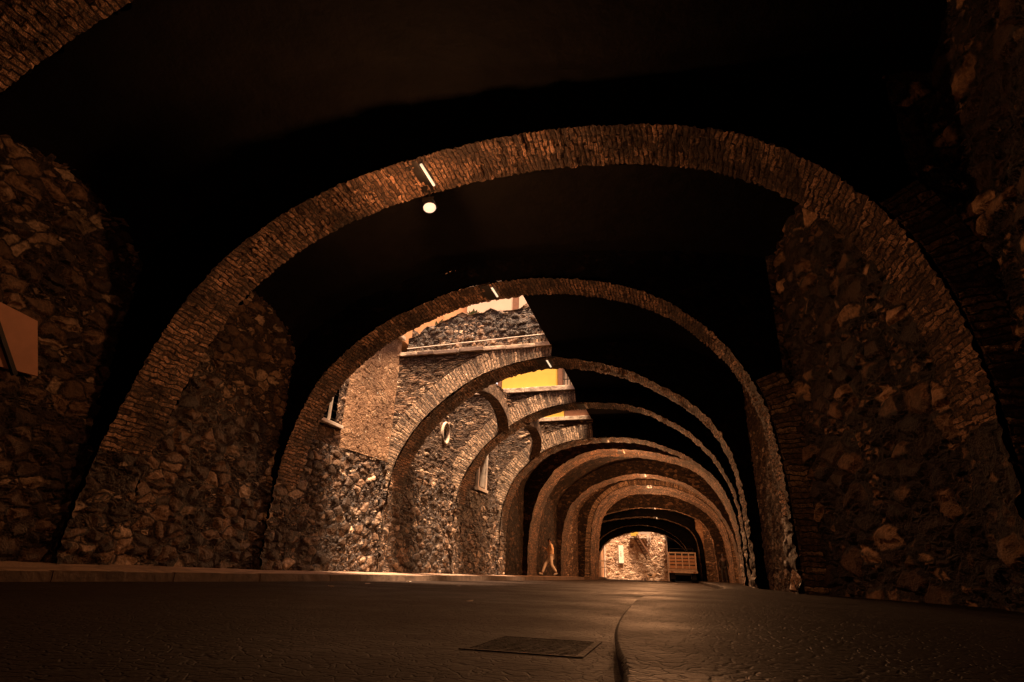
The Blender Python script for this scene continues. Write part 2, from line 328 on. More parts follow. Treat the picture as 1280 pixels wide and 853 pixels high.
ORD = ['nearest arch overhead', 'first whole arch, with the glowing lamp under its crown', 'second whole arch, at the start of the open section',
       'open bridge arch carrying the plant topped rubble parapet', 'open bridge arch beneath the yellow wall', 'last open bridge arch before the dark tunnel',
       'first arch inside the dark tunnel, brown lit on its left curve', 'arch beyond the walking person, orange lit at its crown',
       'broad vaulted arch ring with bright brick underside', 'thin arch line behind the broad brick vault', 'low arch behind the parked truck tail, left leg lit',
       'faint thin arch just before the tunnel mouth', 'tunnel mouth arch framing the bright rubble wall']
OPEN = (3, 4, 5)
profiles = {}
for k, (y0, t, pts) in ARCH.items():
    st = .035 if k < 3 else (.06 if k < 6 else .12)
    prof, s = catmull(pts, st)
    profiles[k] = prof
    root = empty('stone_arch', (-2.8, y0, 0))
    tag(root, 'brick and rubble ' + ORD[k] if k not in (8, 9, 11) else ORD[k] + ', in brown brick', 'arch', 'arches spanning the sunken street')
    ys = np.linspace(y0, y0+t, max(4, int(t/st)+1))
    P = np.zeros((len(prof), len(ys), 3)); P[..., 0] = prof[:, None, 0]; P[..., 2] = prof[:, None, 1]; P[..., 1] = ys[None]
    P[:, 0, 1] -= .05; P[:, -1, 1] += .05
    # ragged front edge
    jag = np.interp(s, np.arange(0, s[-1]+.1, .1), rng.normal(0, .012, len(np.arange(0, s[-1]+.1, .1))))
    UV = np.zeros((len(prof), len(ys), 2)); UV[..., 0] = ys[None]-y0+.011; UV[..., 1] = s[:, None]
    iL, iR = 0, len(prof)-1
    if k < 6:          # the brick ring springs from rubble piers about two metres up
        hz = {0: 1.9, 1: 1.7, 2: 1.8, 3: 2.2, 4: 2.3, 5: 1.8}[k]
        iL = int(np.argmax(prof[:, 1] > hz)); iR = len(prof)-1-int(np.argmax(prof[::-1, 1] > hz*(.7 if k > 1 else 1)))
        part('pier', grid_mesh(P[:iL+1], UV[:iL+1], flip=True), 'rubble_coarse', root)
        part('pier', grid_mesh(P[iR:], UV[iR:], flip=True), 'rubble_big' if k < 3 else 'rubble_coarse', root)
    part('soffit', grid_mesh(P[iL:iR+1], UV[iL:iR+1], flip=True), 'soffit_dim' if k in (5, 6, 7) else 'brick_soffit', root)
    # normals for offset
    d = np.gradient(prof, axis=0); nrm = np.stack([-d[:, 1], d[:, 0]], 1); nrm /= np.linalg.norm(nrm, axis=1)[:, None]
    R = .5 if k in OPEN else .42 if k < 6 else .25
    rs = np.linspace(-.05, R, max(3, int(R/st)+1))
    for nm, yy, fl in (('voussoir_ring', y0, True), ('voussoir_ring', y0+t, False)):
        P = np.zeros((len(prof), len(rs), 3)); P[..., 0] = prof[:, None, 0]+nrm[:, None, 0]*rs[None]; P[..., 2] = prof[:, None, 1]+nrm[:, None, 1]*rs[None]
        P[..., 1] = yy
        UV = np.zeros((len(prof), len(rs), 2)); UV[..., 0] = rs[None]+.02; UV[..., 1] = s[:, None]
        if 0 < k < 6 and fl:
            part('pier_front', grid_mesh(P[:iL+1], UV[:iL+1], flip=not fl), 'rubble_coarse', root)
            P[:iL, :, 1] += .12
        if k in OPEN:      # the half under the open sky keeps its colour, the roofed half has its shadow painted black
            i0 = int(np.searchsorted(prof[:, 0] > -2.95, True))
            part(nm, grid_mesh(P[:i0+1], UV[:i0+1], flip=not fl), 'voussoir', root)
            part(nm, grid_mesh(P[i0:], UV[i0:], flip=not fl), 'shade_rubble', root, 'half under the roof, its shadow painted black')
        elif k in (1, 2):
            i0 = len(prof)-int(np.searchsorted((prof[::-1, 0] < (1.55 if k == 2 else 2.45)), True))
            part(nm, grid_mesh(P[:i0], UV[:i0], flip=not fl), 'shade_rubble', root)  # front face blackened to paint in its shadow
            part(nm, grid_mesh(P[i0-1:], UV[i0-1:], flip=not fl), 'voussoir', root)
        else: part(nm, grid_mesh(P, UV, flip=not fl), 'voussoir' if k == 8 else 'rubble_dim' if k in (6, 7, 9) else 'shade_rubble', root)  # dim and black rings carry painted tunnel shadow
    # spandrel walls front and back
    ext = prof+nrm*R
    top = 6.02 if k in OPEN else 6.75
    x0, x1 = wl(y0)-.5, wr(y0)+.5
    sx = st*1.2
    xs = np.arange(x0, x1+sx, sx)
    up = ext[(ext[:, 0] > ext[:, 0].min()+.02)]
    am = int(np.argmax(ext[:, 1])); el, er = ext[:am+1], ext[am:]
    lx = np.maximum.accumulate(el[:, 0]); rx = np.maximum.accumulate(er[:, 0])
    zb = np.where(xs <= ext[am, 0], np.interp(xs, lx, el[:, 1], left=-.2), np.interp(xs, rx, er[:, 1], right=-.2))
    zb = np.where(xs < prof[0, 0]-R, -.2, zb); zb = np.where(xs > prof[-1, 0]+R, -.2, zb)
    nz = max(6, int(top/ (st*1.6)))
    for yy, fl in ((y0+.004, True), (y0+t-.004, False)):
        zt = np.maximum(top, zb+.02)
        P = np.zeros((len(xs), nz, 3)); f = np.linspace(0, 1, nz)
        P[..., 0] = xs[:, None]; P[..., 1] = yy; P[..., 2] = zb[:, None]+(zt-zb)[:, None]*f[None]
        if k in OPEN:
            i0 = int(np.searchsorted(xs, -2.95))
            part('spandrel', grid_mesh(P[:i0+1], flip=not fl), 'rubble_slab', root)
            part('spandrel', grid_mesh(P[i0:], flip=not fl), 'shade_rubble', root, 'half under the roof, its shadow painted black')
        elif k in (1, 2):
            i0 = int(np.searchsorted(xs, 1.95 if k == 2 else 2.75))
            part('spandrel', grid_mesh(P[:i0+1], flip=not fl), 'shade_rubble', root)  # blackened like the ring, shadow painted in
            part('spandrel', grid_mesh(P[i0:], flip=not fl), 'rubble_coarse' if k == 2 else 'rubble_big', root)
        elif k == 10:
            i0 = int(np.searchsorted(xs, 1.3))
            part('spandrel', grid_mesh(P[:i0+1], flip=not fl), 'shade_rubble', root)
            part('spandrel', grid_mesh(P[i0:], flip=not fl), 'plaster', root, 'right half coloured orange for the lamp light on it')  # orange colour paints in the lamp light beside the blackened half
        else: part('spandrel', grid_mesh(P, flip=not fl), 'rubble_dim' if 6 <= k <= 9 else 'shade_rubble', root)  # unlit spandrels have their shadow put in the colour
    if k in OPEN:
        mb = MB()
        xx = x0
        while xx < -3.1:     # pale coping slabs of uneven length
            w = random.uniform(.5, 1.1); dz = random.uniform(-.015, .015)
            mb.box(xx, min(xx+w-.015, -2.92), y0-.12+random.uniform(-.02, .02), y0+t+.1, 6.03+dz, 6.03+dz+(.17 if k > 3 else .12), .02); xx += w
        part('coping', mb.done(), 'coping', root)

# ------------------------------------------------------------------ side walls
def side_wall(root, name, fx, y0, y1, z0, z1, step, mat, side, back=0.0, batter=0.0, hole=None):
    ys = np.linspace(y0, y1, max(3, int((y1-y0)/step)+1)); zs = np.linspace(z0, z1, max(3, int((z1-z0)/step)+1))
    P = np.zeros((len(ys), len(zs), 3)); P[..., 1] = ys[:, None]; P[..., 2] = zs[None]
    P[..., 0] = fx(ys)[:, None]-side*back + (-side)*batter*np.clip((z1-zs)/(z1-z0), 0, 1)[None]*-1*-1
    mask = None
    if hole:
        yc = (ys[:-1]+ys[1:])/2; zc = (zs[:-1]+zs[1:])/2
        mask = np.ones((len(yc), len(zc)), bool)
        for (a, b, c, d) in hole: mask &= ~((yc[:, None] > a) & (yc[:, None] < b) & (zc[None] > c) & (zc[None] < d))
    return part(name, grid_mesh(P, flip=(side > 0), mask=mask), mat, root)

ends = {k: (v[0], v[0]+v[1]) for k, v in ARCH.items()}
LBL = {  # left walls
 -1: 'dark rubble wall left of the nearest arch, at the picture edge', 0: 'dark brown rubble wall with the orange panel at far left',
 1: 'dim rubble wall on the left between the lamp arch and the second arch', 2: 'sunlit rubble wall on the left with barred window and orange plastered buttress',
 3: 'sunlit rubble wall on the left holding the round oculus', 4: 'sunlit rubble wall on the left with the pale framed window',
 5: 'shadowy left wall just past the last open arch', 6: 'shadowy left wall behind the walking person', 7: 'lit brown left wall between the broad vault and the arch before it',
 8: 'left wall under the broad brick vault', 9: 'left tunnel wall behind the thin far arch', 10: 'left tunnel wall beside the low far arch', 11: 'left wall end at the tunnel mouth'}
LBR = {-1: 'dark rubble wall at the right edge, nearest the camera', 0: 'large stone rubble wall at upper right before the lamp arch', 1: 'rough right wall of large brown stones just past the lamp arch',
 2: 'right wall past the second arch, under the dark roof', 3: 'right wall opposite the oculus', 4: 'right wall opposite the pale framed window', 5: 'right wall just inside the dark tunnel',
 6: 'long right wall opposite the walking person', 7: 'right wall before the broad brick vault', 8: 'right wall under the broad brick vault', 9: 'orange lit right wall beside the standing dark figure', 10: 'dark right wall beside the truck', 11: 'right wall end at the tunnel mouth'}
for k in range(-1, 12):
    y0 = -5.5 if k < 0 else ends[k][1]; y1 = ends[k+1][0]
    if k == 8: pass
    st = {-1: .09, 0: .03, 1: .028, 2: .035, 3: .04, 4: .05}.get(k, .08)
    r = empty('rubble_wall', (float(wl((y0+y1)/2)), (y0+y1)/2, 0)); tag(r, LBL[k], 'wall', 'walls along the left side of the sunken street')
    topz = 6.75 if k not in (2, 3, 4) else 7.3
    zsplit = 2.9
    if k in (2, 3, 4):
        hl = None
        if k == 2: hl = [(10.95, 11.72, 3.52, 4.75)]
        if k == 3: hl = [(17.05, 17.55, 4.22, 4.84)]
        if k == 4: hl = [(20.0, 20.75, 3.2, 4.5)]
        side_wall(r, 'upper_masonry', wl, y0, y1, zsplit, topz, st*.9, 'rubble_fine' if k == 2 else 'rubble_slab', -1, hole=hl)
        side_wall(r, 'lower_masonry', lambda y: wl(y)+.09, y0, y1, -.1, zsplit+.03, st, 'rubble_coarse', -1)
    else:
        side_wall(r, 'masonry', wl, y0, y1, -.1, topz, st, 'rubble_coarse' if k < 5 else 'rubble_dim' if k in (5, 6) else 'rubble_fine', -1)  # dimmer rubble paints the shadow behind the walking person
    r = empty('rubble_wall', (float(wr((y0+y1)/2)), (y0+y1)/2, 0)); tag(r, LBR[k], 'wall', 'walls along the right side of the sunken street')
    side_wall(r, 'masonry', wr, y0, y1, -.1, 6.75, st, 'rubble_big' if k < 2 else ('rubble_fine' if k in (2, 3, 4, 7, 9) else 'rubble_dim'), 1)
    if k == 9:
        pass
# unseen end wall behind the camera, added to keep daylight off the front faces
r = MB().box(-9, 4.5, -6.1, -5.5, -.1, 6.7).done(); tag(link('light_block_wall', r, 'shade_rubble'), 'dark unseen wall added behind the viewer to keep daylight out', 'wall')

# ------------------------------------------------------------------ vaults (black for painted-in shadow) and street deck above
for k in range(-1, 12):
    y0 = -5.5 if k < 0 else ends[k][1]; y1 = ends[k+1][0]
    if y1-y0 < .3: continue
    crown = 6.5 if k < 8 else 5.9
    st = .25
    ys = np.linspace(y0, y1, max(6, int((y1-y0)/st)+1)); ss = np.linspace(0, 1, 44)
    half = k in (2, 3, 4)
    P = np.zeros((len(ys), len(ss), 3))
    t = (ys-y0)/(y1-y0); lun = np.sin(PI*t)
    bL = (4.25+.9*lun) if k < 5 else (3.4+.5*lun); bR = (5.6+.7*lun) if k < 2 else (3.9+.6*lun)
    for j, q in enumerate(ss):
        if half:
            X = -2.95+(wr(ys)+.1+2.95)*q
            Z = 6.06-(1.3)*np.clip((q-.45)/.55, 0, 1)**1.8 + 0*ys
        else:
            X = wl(ys)-.1+(wr(ys)-wl(ys)+.2)*q
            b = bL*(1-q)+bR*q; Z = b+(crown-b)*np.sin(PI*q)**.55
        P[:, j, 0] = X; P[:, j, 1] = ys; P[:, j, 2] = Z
    lab = {-1: 'ceiling vault over the viewer, its shadow painted black', 0: 'vault before the lamp arch, its shadow painted black', 1: 'vault behind the lamp arch, its shadow painted black', 2: 'black half vault roofing the right side before the parapet arch',
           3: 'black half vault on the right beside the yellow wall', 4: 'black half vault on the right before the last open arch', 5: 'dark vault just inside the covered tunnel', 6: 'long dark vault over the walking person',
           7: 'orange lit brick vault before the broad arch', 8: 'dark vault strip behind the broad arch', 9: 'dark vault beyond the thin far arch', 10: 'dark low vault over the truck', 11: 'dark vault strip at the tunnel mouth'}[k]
    tag(link('ceiling_vault', grid_mesh(P, flip=False), 'rubble_dim' if k in (5, 6, 8) else 'rubble_fine' if k == 7 else 'soot'), lab, 'vault', 'vaults roofing the sunken street')  # dark vault colours paint in the missing light

deck = MB()
deck.box(-10, 6, -6.2, 10.64, 6.78, 7.5)
deck.box(-2.95, 5.9, 10.6, 22.4, 6.1, 7.49)
deck.box(-10, 6, 22.02, 52.8, 6.78, 7.5)
tag(link('upper_street', deck.done(), 'soot'), kind='structure')
MBx = MB().box(-10.5, -8.6, -6.2, 22, -.1, 7.0).box(4.2, 6, -6.2, 52.8, -.1, 6.77).box(-10.5, -7.8, 22, 52.8, -.1, 6.77)
tag(link('earth_bank', MBx.done(), 'soot'), kind='structure')

# ------------------------------------------------------------------ ground
def sheet(name, P2, z, m, kind='structure', label=None):
    pass
gm = MB(); 
me = bpy.data.meshes.new('g'); L = 600
me.from_pydata([(-L, -L, -.02), (L, -L, -.02), (L, L, -.02), (-L, L, -.02)], [], [(0, 1, 2, 3)]); tag(link('ground', me, 'earth'), kind='structure')
KY = np.array([-6, 2, 5, 9, 13, 18, 24, 30, 46, 54]); KX = np.array([-7.7, -7.75, -7.5, -7.1, -6.8, -6.55, -6.3, -6.15, -6.2, -6.6])
# keep the kerb clear of the arch legs: legs stand on the sidewalk
KX = KX + np.array([.3, .3, .25, .3, .35, .35, .45, .5, .35, .3])
ys = np.linspace(-6, 60, 260)
kx = np.interp(ys, KY, KX)
xs = np.linspace(0, 1, 60)
P = np.zeros((len(ys), len(xs), 3)); P[..., 0] = kx[:, None]+(6-kx[:, None])*xs[None]; P[..., 1] = ys[:, None]
tag(link('road', grid_mesh(P, flip=True), 'road'), kind='structure')
# left sidewalk: raised, pitched up to the wall
zk = np.interp(ys, [-6, 4, 10, 20, 60], [.11, .11, .12, .14, .15]); wd = kx-wl(ys)+.15; rise = np.interp(ys, [-6, 5, 10, 30], [.14, .14, .06, .03])
xs = np.linspace(0, 1, 8)
P = np.zeros((len(ys), len(xs)+2, 3))
P[:, 0, 0] = kx; P[:, 0, 2] = -.02
P[:, 1, 0] = kx-.01; P[:, 1, 2] = zk-.012
for j, q in enumerate(xs):
    P[:, j+2, 0] = kx-.03-wd*q; P[:, j+2, 2] = zk+rise*q
P[..., 1] = ys[:, None]
tag(link('sidewalk', grid_mesh(P[:, 2:], flip=False, sm=False), 'walk'), kind='structure')
mb = MB(); yy = -5.8
while yy < 55:
    w = random.uniform(.7, 1.15); g_ = .004
    xa = float(np.interp(yy+g_, ys, kx)); xb = float(np.interp(yy+w-g_, ys, kx)); z = float(np.interp(yy, ys, zk))+.006+random.uniform(-.006, .006); j_ = random.uniform(0, .012)
    q = [mb.bm.verts.new(c) for c in ((xa-.2, yy+g_, -.03), (xa+j_, yy+g_, -.03), (xb+j_, yy+w-g_, -.03), (xb-.2, yy+w-g_, -.03), (xa-.2, yy+g_, z), (xa-.012+j_, yy+g_, z), (xb-.012+j_, yy+w-g_, z), (xb-.2, yy+w-g_, z))]
    for f_ in ((3, 2, 1, 0), (4, 5, 6, 7), (0, 1, 5, 4), (1, 2, 6, 5), (2, 3, 7, 6), (3, 0, 4, 7)): mb.bm.faces.new([q[i] for i in f_])
    yy += w
tag(link('kerb', mb.done(), 'kerb'), kind='structure')
# right pavement with the curved edge
edge = [(-.14, -6), (-.14, 0), (-.13, 1.0), (-.15, 1.6), (-.22, 2.1), (-.30, 2.9), (-.36, 4.2), (-.38, 6), (-.2, 8.2), (.35, 10.5), (.9, 14), (1.1, 20), (1.15, 28), (1.3, 52)]
e, s = catmull(edge, .08)
zz = np.interp(e[:, 1], [-6, 1, 10, 30], [.06, .06, .12, .12])
xs = np.linspace(0, 1, 14)
P = np.zeros((len(e), len(xs)+2, 3))
P[:, 0, 0] = e[:, 0]+.012; P[:, 0, 2] = -.02; P[:, 1, 0] = e[:, 0]; P[:, 1, 2] = zz-.012
for j, q in enumerate(xs): P[:, j+2, 0] = e[:, 0]+.014+(4.6-e[:, 0])*q; P[:, j+2, 2] = zz+.02*np.sin(e[:, 1]*1.3+q*7)*.3
P[..., 1] = e[:, 1][:, None]
tag(link('pavement', grid_mesh(P, flip=True), 'pave'), kind='structure')

# drain grate in the road
g = empty('drain_grate', (-.6, 2.6, 0)); tag(g, 'slatted iron drain grate set in the road left of the curved pavement edge', 'drain grate')
gx0, gx1, gy0, gy1 = -.84, -.36, 2.3, 2.86
mb = MB().box(gx0, gx1, gy0, gy0+.03, .001, .004).box(gx0, gx1, gy1-.03, gy1, .001, .004).box(gx0, gx0+.03, gy0+.031, gy1-.031, .001, .004).box(gx1-.03, gx1, gy0+.031, gy1-.031, .001, .004)
part('frame', mb.done(), 'road', g)
mb = MB()
for i in range(12): mb.box(gx0+.031, gx1-.031, gy0+.045+i*.04, gy0+.065+i*.04, .001, .004)
part('bars', mb.done(), 'road', g)
g2 = [(-5.2, 9.5), (-3.9, 10.5), (-4.6, 7.4), (-1.9, 5.4), (-5.7, 12.2)]
for i, (x, y) in enumerate(g2):
    mb = MB(); vs = [mb.bm.verts.new((x+math.cos(a)*random.uniform(.03, .07), y+math.sin(a)*random.uniform(.03, .07), .014+random.uniform(0, .02))) for a in np.linspace(0, 2*PI, 7)[:-1]]
    mb.bm.faces.new(vs); bmesh.ops.solidify(mb.bm, geom=mb.bm.faces[:], thickness=.003)
    tag(link('paper_scrap', mb.done(), 'pale'), 'small pale scrap of litter lying on the dark road', 'litter', 'scraps of litter on the road')

# ------------------------------------------------------------------ wall openings and buttress (parts of the left walls)
def vbox(name, y0, y1, z0, z1, d0, d1, m, root=None, bev=0):
    """box lying along the left wall; d = distance out from the wall"""
    x = float(wl((y0+y1)/2)); return MB().box(x+d0, x+d1, y0, y1, z0, z1, bev).done()
w = empty('barred_window', (-8.0, 11.33, 3.5)); tag(w, 'dark window opening with iron bars and pale stone sill, half hidden by the second arch', 'window')
part('recess_shade', vbox('', 10.9, 11.78, 3.48, 4.8, -.5, -.3, ''), 'black', w)  # black panel paints in the shadow inside the window
part('sill', vbox('', 10.85, 11.95, 3.4, 3.48, -.3, .2, '', bev=.01), 'pale', w)
part('lintel', vbox('', 10.85, 11.8, 4.76, 4.86, -.3, .12, ''), 'brown', w)
mb = MB(); X = float(wl(11.3))
for i in range(6): mb.bar((X+.05, 10.95, 3.6+i*.2), (X+.05, 11.75, 3.6+i*.2), .012)
part('bars', mb.done(), 'iron', w)
part('mullion', MB().beam((X+.1, 11.45, 3.48), (X+.1, 11.45, 4.76), .05, .05).done(), 'pale', w)

bt = empty('buttress', (-7.6, 12.9, 2.9)); tag(bt, 'orange brown plastered buttress between the second arch and the parapet arch', 'buttress')
def but_x(y): return np.interp(y, [12.0, 12.12, 13.7, 13.95], [float(wl(12)), float(wl(12.1))+.15, float(wl(13.7))+.15, float(wl(13.95))+.15])
side_wall(bt, 'shaft', but_x, 12.0, 13.97, 2.95, 6.55, .035, 'plaster', -1)
mb = MB(); mb.bm.free(); mb = MB()
mb.box(float(wl(12.9))-.3, float(wl(12.9))+.4, 11.95, 13.98, 6.55, 6.66, .02)
part('cap', mb.done(), 'coping', bt)

oc = empty('oculus_window', (-7.3, 17.3, 4.5)); tag(oc, 'small round oculus opening with pale stone ring in the left wall', 'window')
X = float(wl(17.3))
P = np.zeros((40, 7, 3)); a = np.linspace(0, 2*PI, 40)
for j, (rr, dx) in enumerate([(.27, -.12), (.27, .06), (.28, .08), (.3, .09), (.33, .08), (.345, .05), (.345, -.05)]):
    P[:, j, 0] = X+dx; P[:, j, 1] = 17.3+np.cos(a)*rr*.95; P[:, j, 2] = 4.53+np.sin(a)*rr*1.15
part('stone_ring', grid_mesh(P), 'coping', oc)
part('opening', vbox('', 17.0, 17.6, 4.18, 4.88, -.2, -.06, ''), 'black', oc)  # black panel stands in for shadow inside the opening
pw = empty('framed_window', (-7.0, 20.4, 3.1)); tag(pw, 'tall dark window with pale reveal and sill in the left wall before the last open arch', 'window')
part('recess_shade', vbox('', 19.95, 20.8, 3.12, 4.55, -.3, -.12, ''), 'black', pw)  # black panel near the surface paints the window's inner shadow
part('frame', MB().box(-7.4, float(wl(20.8))+.09, 20.74, 20.88, 3.1, 4.6, .01).box(-7.4, float(wl(20.8))+.07, 19.9, 20.0, 3.1, 4.6, .01).box(-7.4, float(wl(20.8))+.07, 20.0, 20.74, 4.5, 4.62).done(), 'pale', pw)
part('sill', vbox('', 19.8, 20.95, 3.02, 3.13, -.2, .17, '', bev=.01), 'pale', pw)

pn = empty('wall_panel', (-8.0, 4.9, 2.4)); tag(pn, 'plain orange panel with a dark diagonal brace on the far left wall', 'panel')
xx = float(wl(4.5))+.1
mb = MB(); cq = [(4.0, 2.38), (5.0, 2.44), (4.76, 3.12), (4.0, 3.2)]
va = [mb.bm.verts.new((xx+.05, y, z)) for y, z in cq]; vb = [mb.bm.verts.new((xx, y, z)) for y, z in cq]
mb.bm.faces.new(va); mb.bm.faces.new(vb[::-1])
for i in range(4): mb.bm.faces.new((va[i], vb[i], vb[(i+1) % 4], va[(i+1) % 4]))
bmesh.ops.recalc_face_normals(mb.bm, faces=mb.bm.faces)
part('board', mb.done(), 'panel', pn)
part('brace', MB().beam((xx+.08, 4.25, 3.0), (xx+.08, 4.72, 2.36), .05, .05).done(), 'iron', pn)

# flying ribs between the bridge arches on the left
def rib(pts, w, h, label):
    p, s = catmull2(pts); root = empty('flying_rib', tuple(pts[0])); tag(root, label, 'rib', 'small curved ribs bracing the bridge arches')
    n = len(p); P = np.zeros((n, 5, 3)); tg = np.gradient(p, axis=0); tg /= np.linalg.norm(tg, axis=1)[:, None]
    side = np.cross(tg, np.array([0, 0, 1.])); side /= np.linalg.norm(side, axis=1)[:, None]; up = np.cross(side, tg)
    for j, (a, b) in enumerate([(-.5, 0), (.5, 0), (.5, 1), (-.5, 1), (-.5, 0)]): P[:, j] = p+side*a*w+up*b*h
    UV = np.zeros((n, 5, 2)); UV[..., 0] = np.array([0, .3, .6, .9, 1.2])[None]; UV[..., 1] = s[:, None]
    part('ring', grid_mesh(P, UV, sm=False), 'brick_rib', root)
    # web filling the haunch above the rib up to the coping
    k = 8; f = np.linspace(0, 1, 14)
    Q = np.zeros((n, 14, 3)); Q[..., :2] = (p+up*h)[:, None, :2]; z0 = (p+up*h)[:, 2]; Q[..., 2] = z0[:, None]+np.maximum(5.95-z0, .01)[:, None]*f[None]
    part('web', grid_mesh(Q), 'rubble_slab', root)
def catmull2(pts):
    p = np.array(pts, float); t = np.linspace(0, 1, len(p)); T = np.linspace(0, 1, 70)
    o = np.stack([np.interp(T, t, p[:, i]) for i in range(3)], 1)
    for _ in range(25): o[1:-1] = (o[:-2]+2*o[1:-1]+o[2:])/4
    s = np.r_[0, np.cumsum(np.linalg.norm(np.diff(o, axis=0), axis=1))]
    return o, s
M['brick_rib'] = brick('rib brick', w=.3, h=.08, c1=(.4, .24, .15), c2=(.12, .066, .04), amp=.01)
rib([(-5.45, 14.8, 5.2), (-5.4, 15.7, 5.4), (-5.35, 16.6, 5.38), (-5.32, 17.4, 5.1), (-5.4, 17.98, 4.75)], .3, .3, 'dark curved rib springing between the parapet arch and the yellow wall arch')
rib([(-4.85, 18.65, 5.1), (-4.88, 19.8, 5.25), (-4.93, 20.9, 5.1), (-5.1, 21.6, 4.85), (-5.28, 21.98, 4.6)], .3, .3, 'smaller curved rib between the yellow wall arch and the last open arch')

# ------------------------------------------------------------------ above the bridge arches
pr = empty('parapet_wall', (-5, 14.4, 6.15)); tag(pr, 'ragged rubble parapet wall on top of the bridge arch with small plants', 'wall')
xs = np.arange(-7.3, -2.2, .035); top = np.interp(xs, [-7.3, -6.6, -6, -5, -4, -3, -2.3], [6.75, 7.0, 7.25, 7.35, 7.4, 7.55, 7.6])+np.interp(xs, np.arange(-7.4, -2, .22), rng.normal(0, .07, 25)[:len(np.arange(-7.4, -2, .22))])
f = np.linspace(0, 1, 44)
cs = []
for nm, yy, fl in (('front', 14.12, True), ('back', 14.6, False)):
    P = np.zeros((len(xs), len(f), 3)); P[..., 0] = xs[:, None]; P[..., 1] = yy; P[..., 2] = 6.14+(top-6.14)[:, None]*f[None]
    part('masonry_face', grid_mesh(P, flip=not fl), 'rubble_coarse', pr)
P = np.zeros((len(xs), 6, 3)); P[..., 0] = xs[:, None]; P[..., 1] = np.linspace(14.0, 14.72, 6)[None]; P[..., 2] = top[:, None]-.03
part('cap', grid_mesh(P, flip=False), 'coping', pr)

def plant(x, y, z, h, lab):
    mb = MB(); 
    for i in range(26):
        a = random.uniform(0, 2*PI); l = h*random.uniform(.4, 1); b = Vector((x, y, z)); t = b+Vector((math.cos(a)*l*.6, math.sin(a)*l*.5, l*random.uniform(.4, 1)))
        mb.beam(b, t, .008, .008)
        s_ = .05*random.uniform(.7, 1.4); d = (t-b).normalized(); sd = d.cross(Vector((0, .3, 1))).normalized()*s_
        v = [mb.bm.verts.new(q) for q in (t-d*s_*1.5, t+sd, t+d*s_*2, t-sd)]; mb.bm.faces.new(v)
    tag(link('wall_plant', mb.done(), 'leaf'), lab, 'plant', 'small plants growing on the parapet')
plant(-3.4, 14.3, 7.42, .42, 'bushy weed growing on the parapet under the building corner')
plant(-5.4, 14.3, 7.2, .28, 'small weed tuft at the middle of the parapet')
plant(-6.5, 14.3, 6.95, .3, 'low weed tuft at the left end of the parapet')
pi = empty('roof_floodlight', (-2.75, 13.9, 6.5)); tag(pi, 'small pale box with a pipe fixed at the parapet end beside the black roof', 'fixture')
part('box', MB().box(-3.05, -2.8, 13.75, 13.95, 6.42, 6.66, .02).done(), 'pale', pi)
part('pipe', MB().bar((-7.2, 13.82, 6.22), (-2.9, 13.82, 6.36), .018).done(), 'pale', pi)

# yellow / cream building standing on the fourth arch
bl = empty('yellow_building', (-4.6, 18.5, 6.2)); tag(bl, 'yellow walled building with brown posts standing on a bridge arch', 'building')
part('wall', MB().box(-5.6, -3.58, 18.18, 18.6, 6.22, 8.6).done(), 'yellow', bl)
part('post', MB().box(-3.56, -3.42, 18.1, 18.6, 6.22, 8.6).done(), 'brown', bl)
part('post', MB().box(-5.74, -5.62, 18.1, 18.6, 6.22, 8.6).done(), 'brown', bl)
part('beam', MB().box(-6.28, -2.0, 18.1, 18.6, 8.62, 8.8).done(), 'brown', bl)
wn = part('window', MB().box(-3.4, -2.0, 18.3, 18.6, 6.22, 8.6).done(), 'cream', bl)
mb = MB()
for i in range(14): mb.bar((-3.35+i*.1, 18.2, 6.22), (-3.35+i*.1, 18.2, 8.6), .014)
for z in (6.5, 7.2, 8.0): mb.box(-3.4, -2.0, 18.18, 18.21, z, z+.03)
part('bars', mb.done(), 'iron', wn)
# upper cream building
cb = empty('cream_building', (-4, 18.6, 8.8)); tag(cb, 'pale cream rendered building with a dark corner joint above the parapet', 'building')
part('wall', MB().box(-7.1, -5.35, 18.12, 18.62, 8.82, 13).done(), 'cream', cb)
part('wall', MB().box(-5.13, -1.6, 18.4, 18.62, 8.82, 13).done(), 'cream', cb)
part('corner_joint', MB().box(-5.34, -5.14, 18.3, 18.62, 8.82, 13).done(), 'brown', cb)
# last open arch: brown beam, balusters and yellow wall
b5 = empty('balustrade_building', (-3.9, 22.4, 6.2)); tag(b5, 'brown beam and pale balusters with a yellow wall end above the last open arch', 'building')
part('wall', MB().box(-5.4, -4.1, 22.1, 22.6, 6.22, 8.2).done(), 'yellow', b5)
part('beam', MB().box(-4.08, -2.0, 22.1, 22.5, 6.22, 6.5).done(), 'brown', b5)
mb = MB()
for i in range(22): mb.box(-4.05+i*.1, -4.05+i*.1+.05, 22.15, 22.2, 6.5, 7.4)
part('baluster_row', mb.done(), 'pale', b5)
part('back_wall', MB().box(-4.08, -2.0, 22.4, 22.6, 6.52, 8.2).done(), 'brown', b5)
tb = empty('terracotta_building', (-8.2, 14, 7.3)); tag(tb, 'orange terracotta rendered house above the left wall', 'building')
part('wall', MB().box(-9.2, -7.95, 10.8, 18.0, 7.0, 9.2).done(), 'terracotta', tb)
part('wall', MB().box(-8.9, -7.1, 18.7, 19.0, 7.0, 13).done(), 'terracotta', tb)

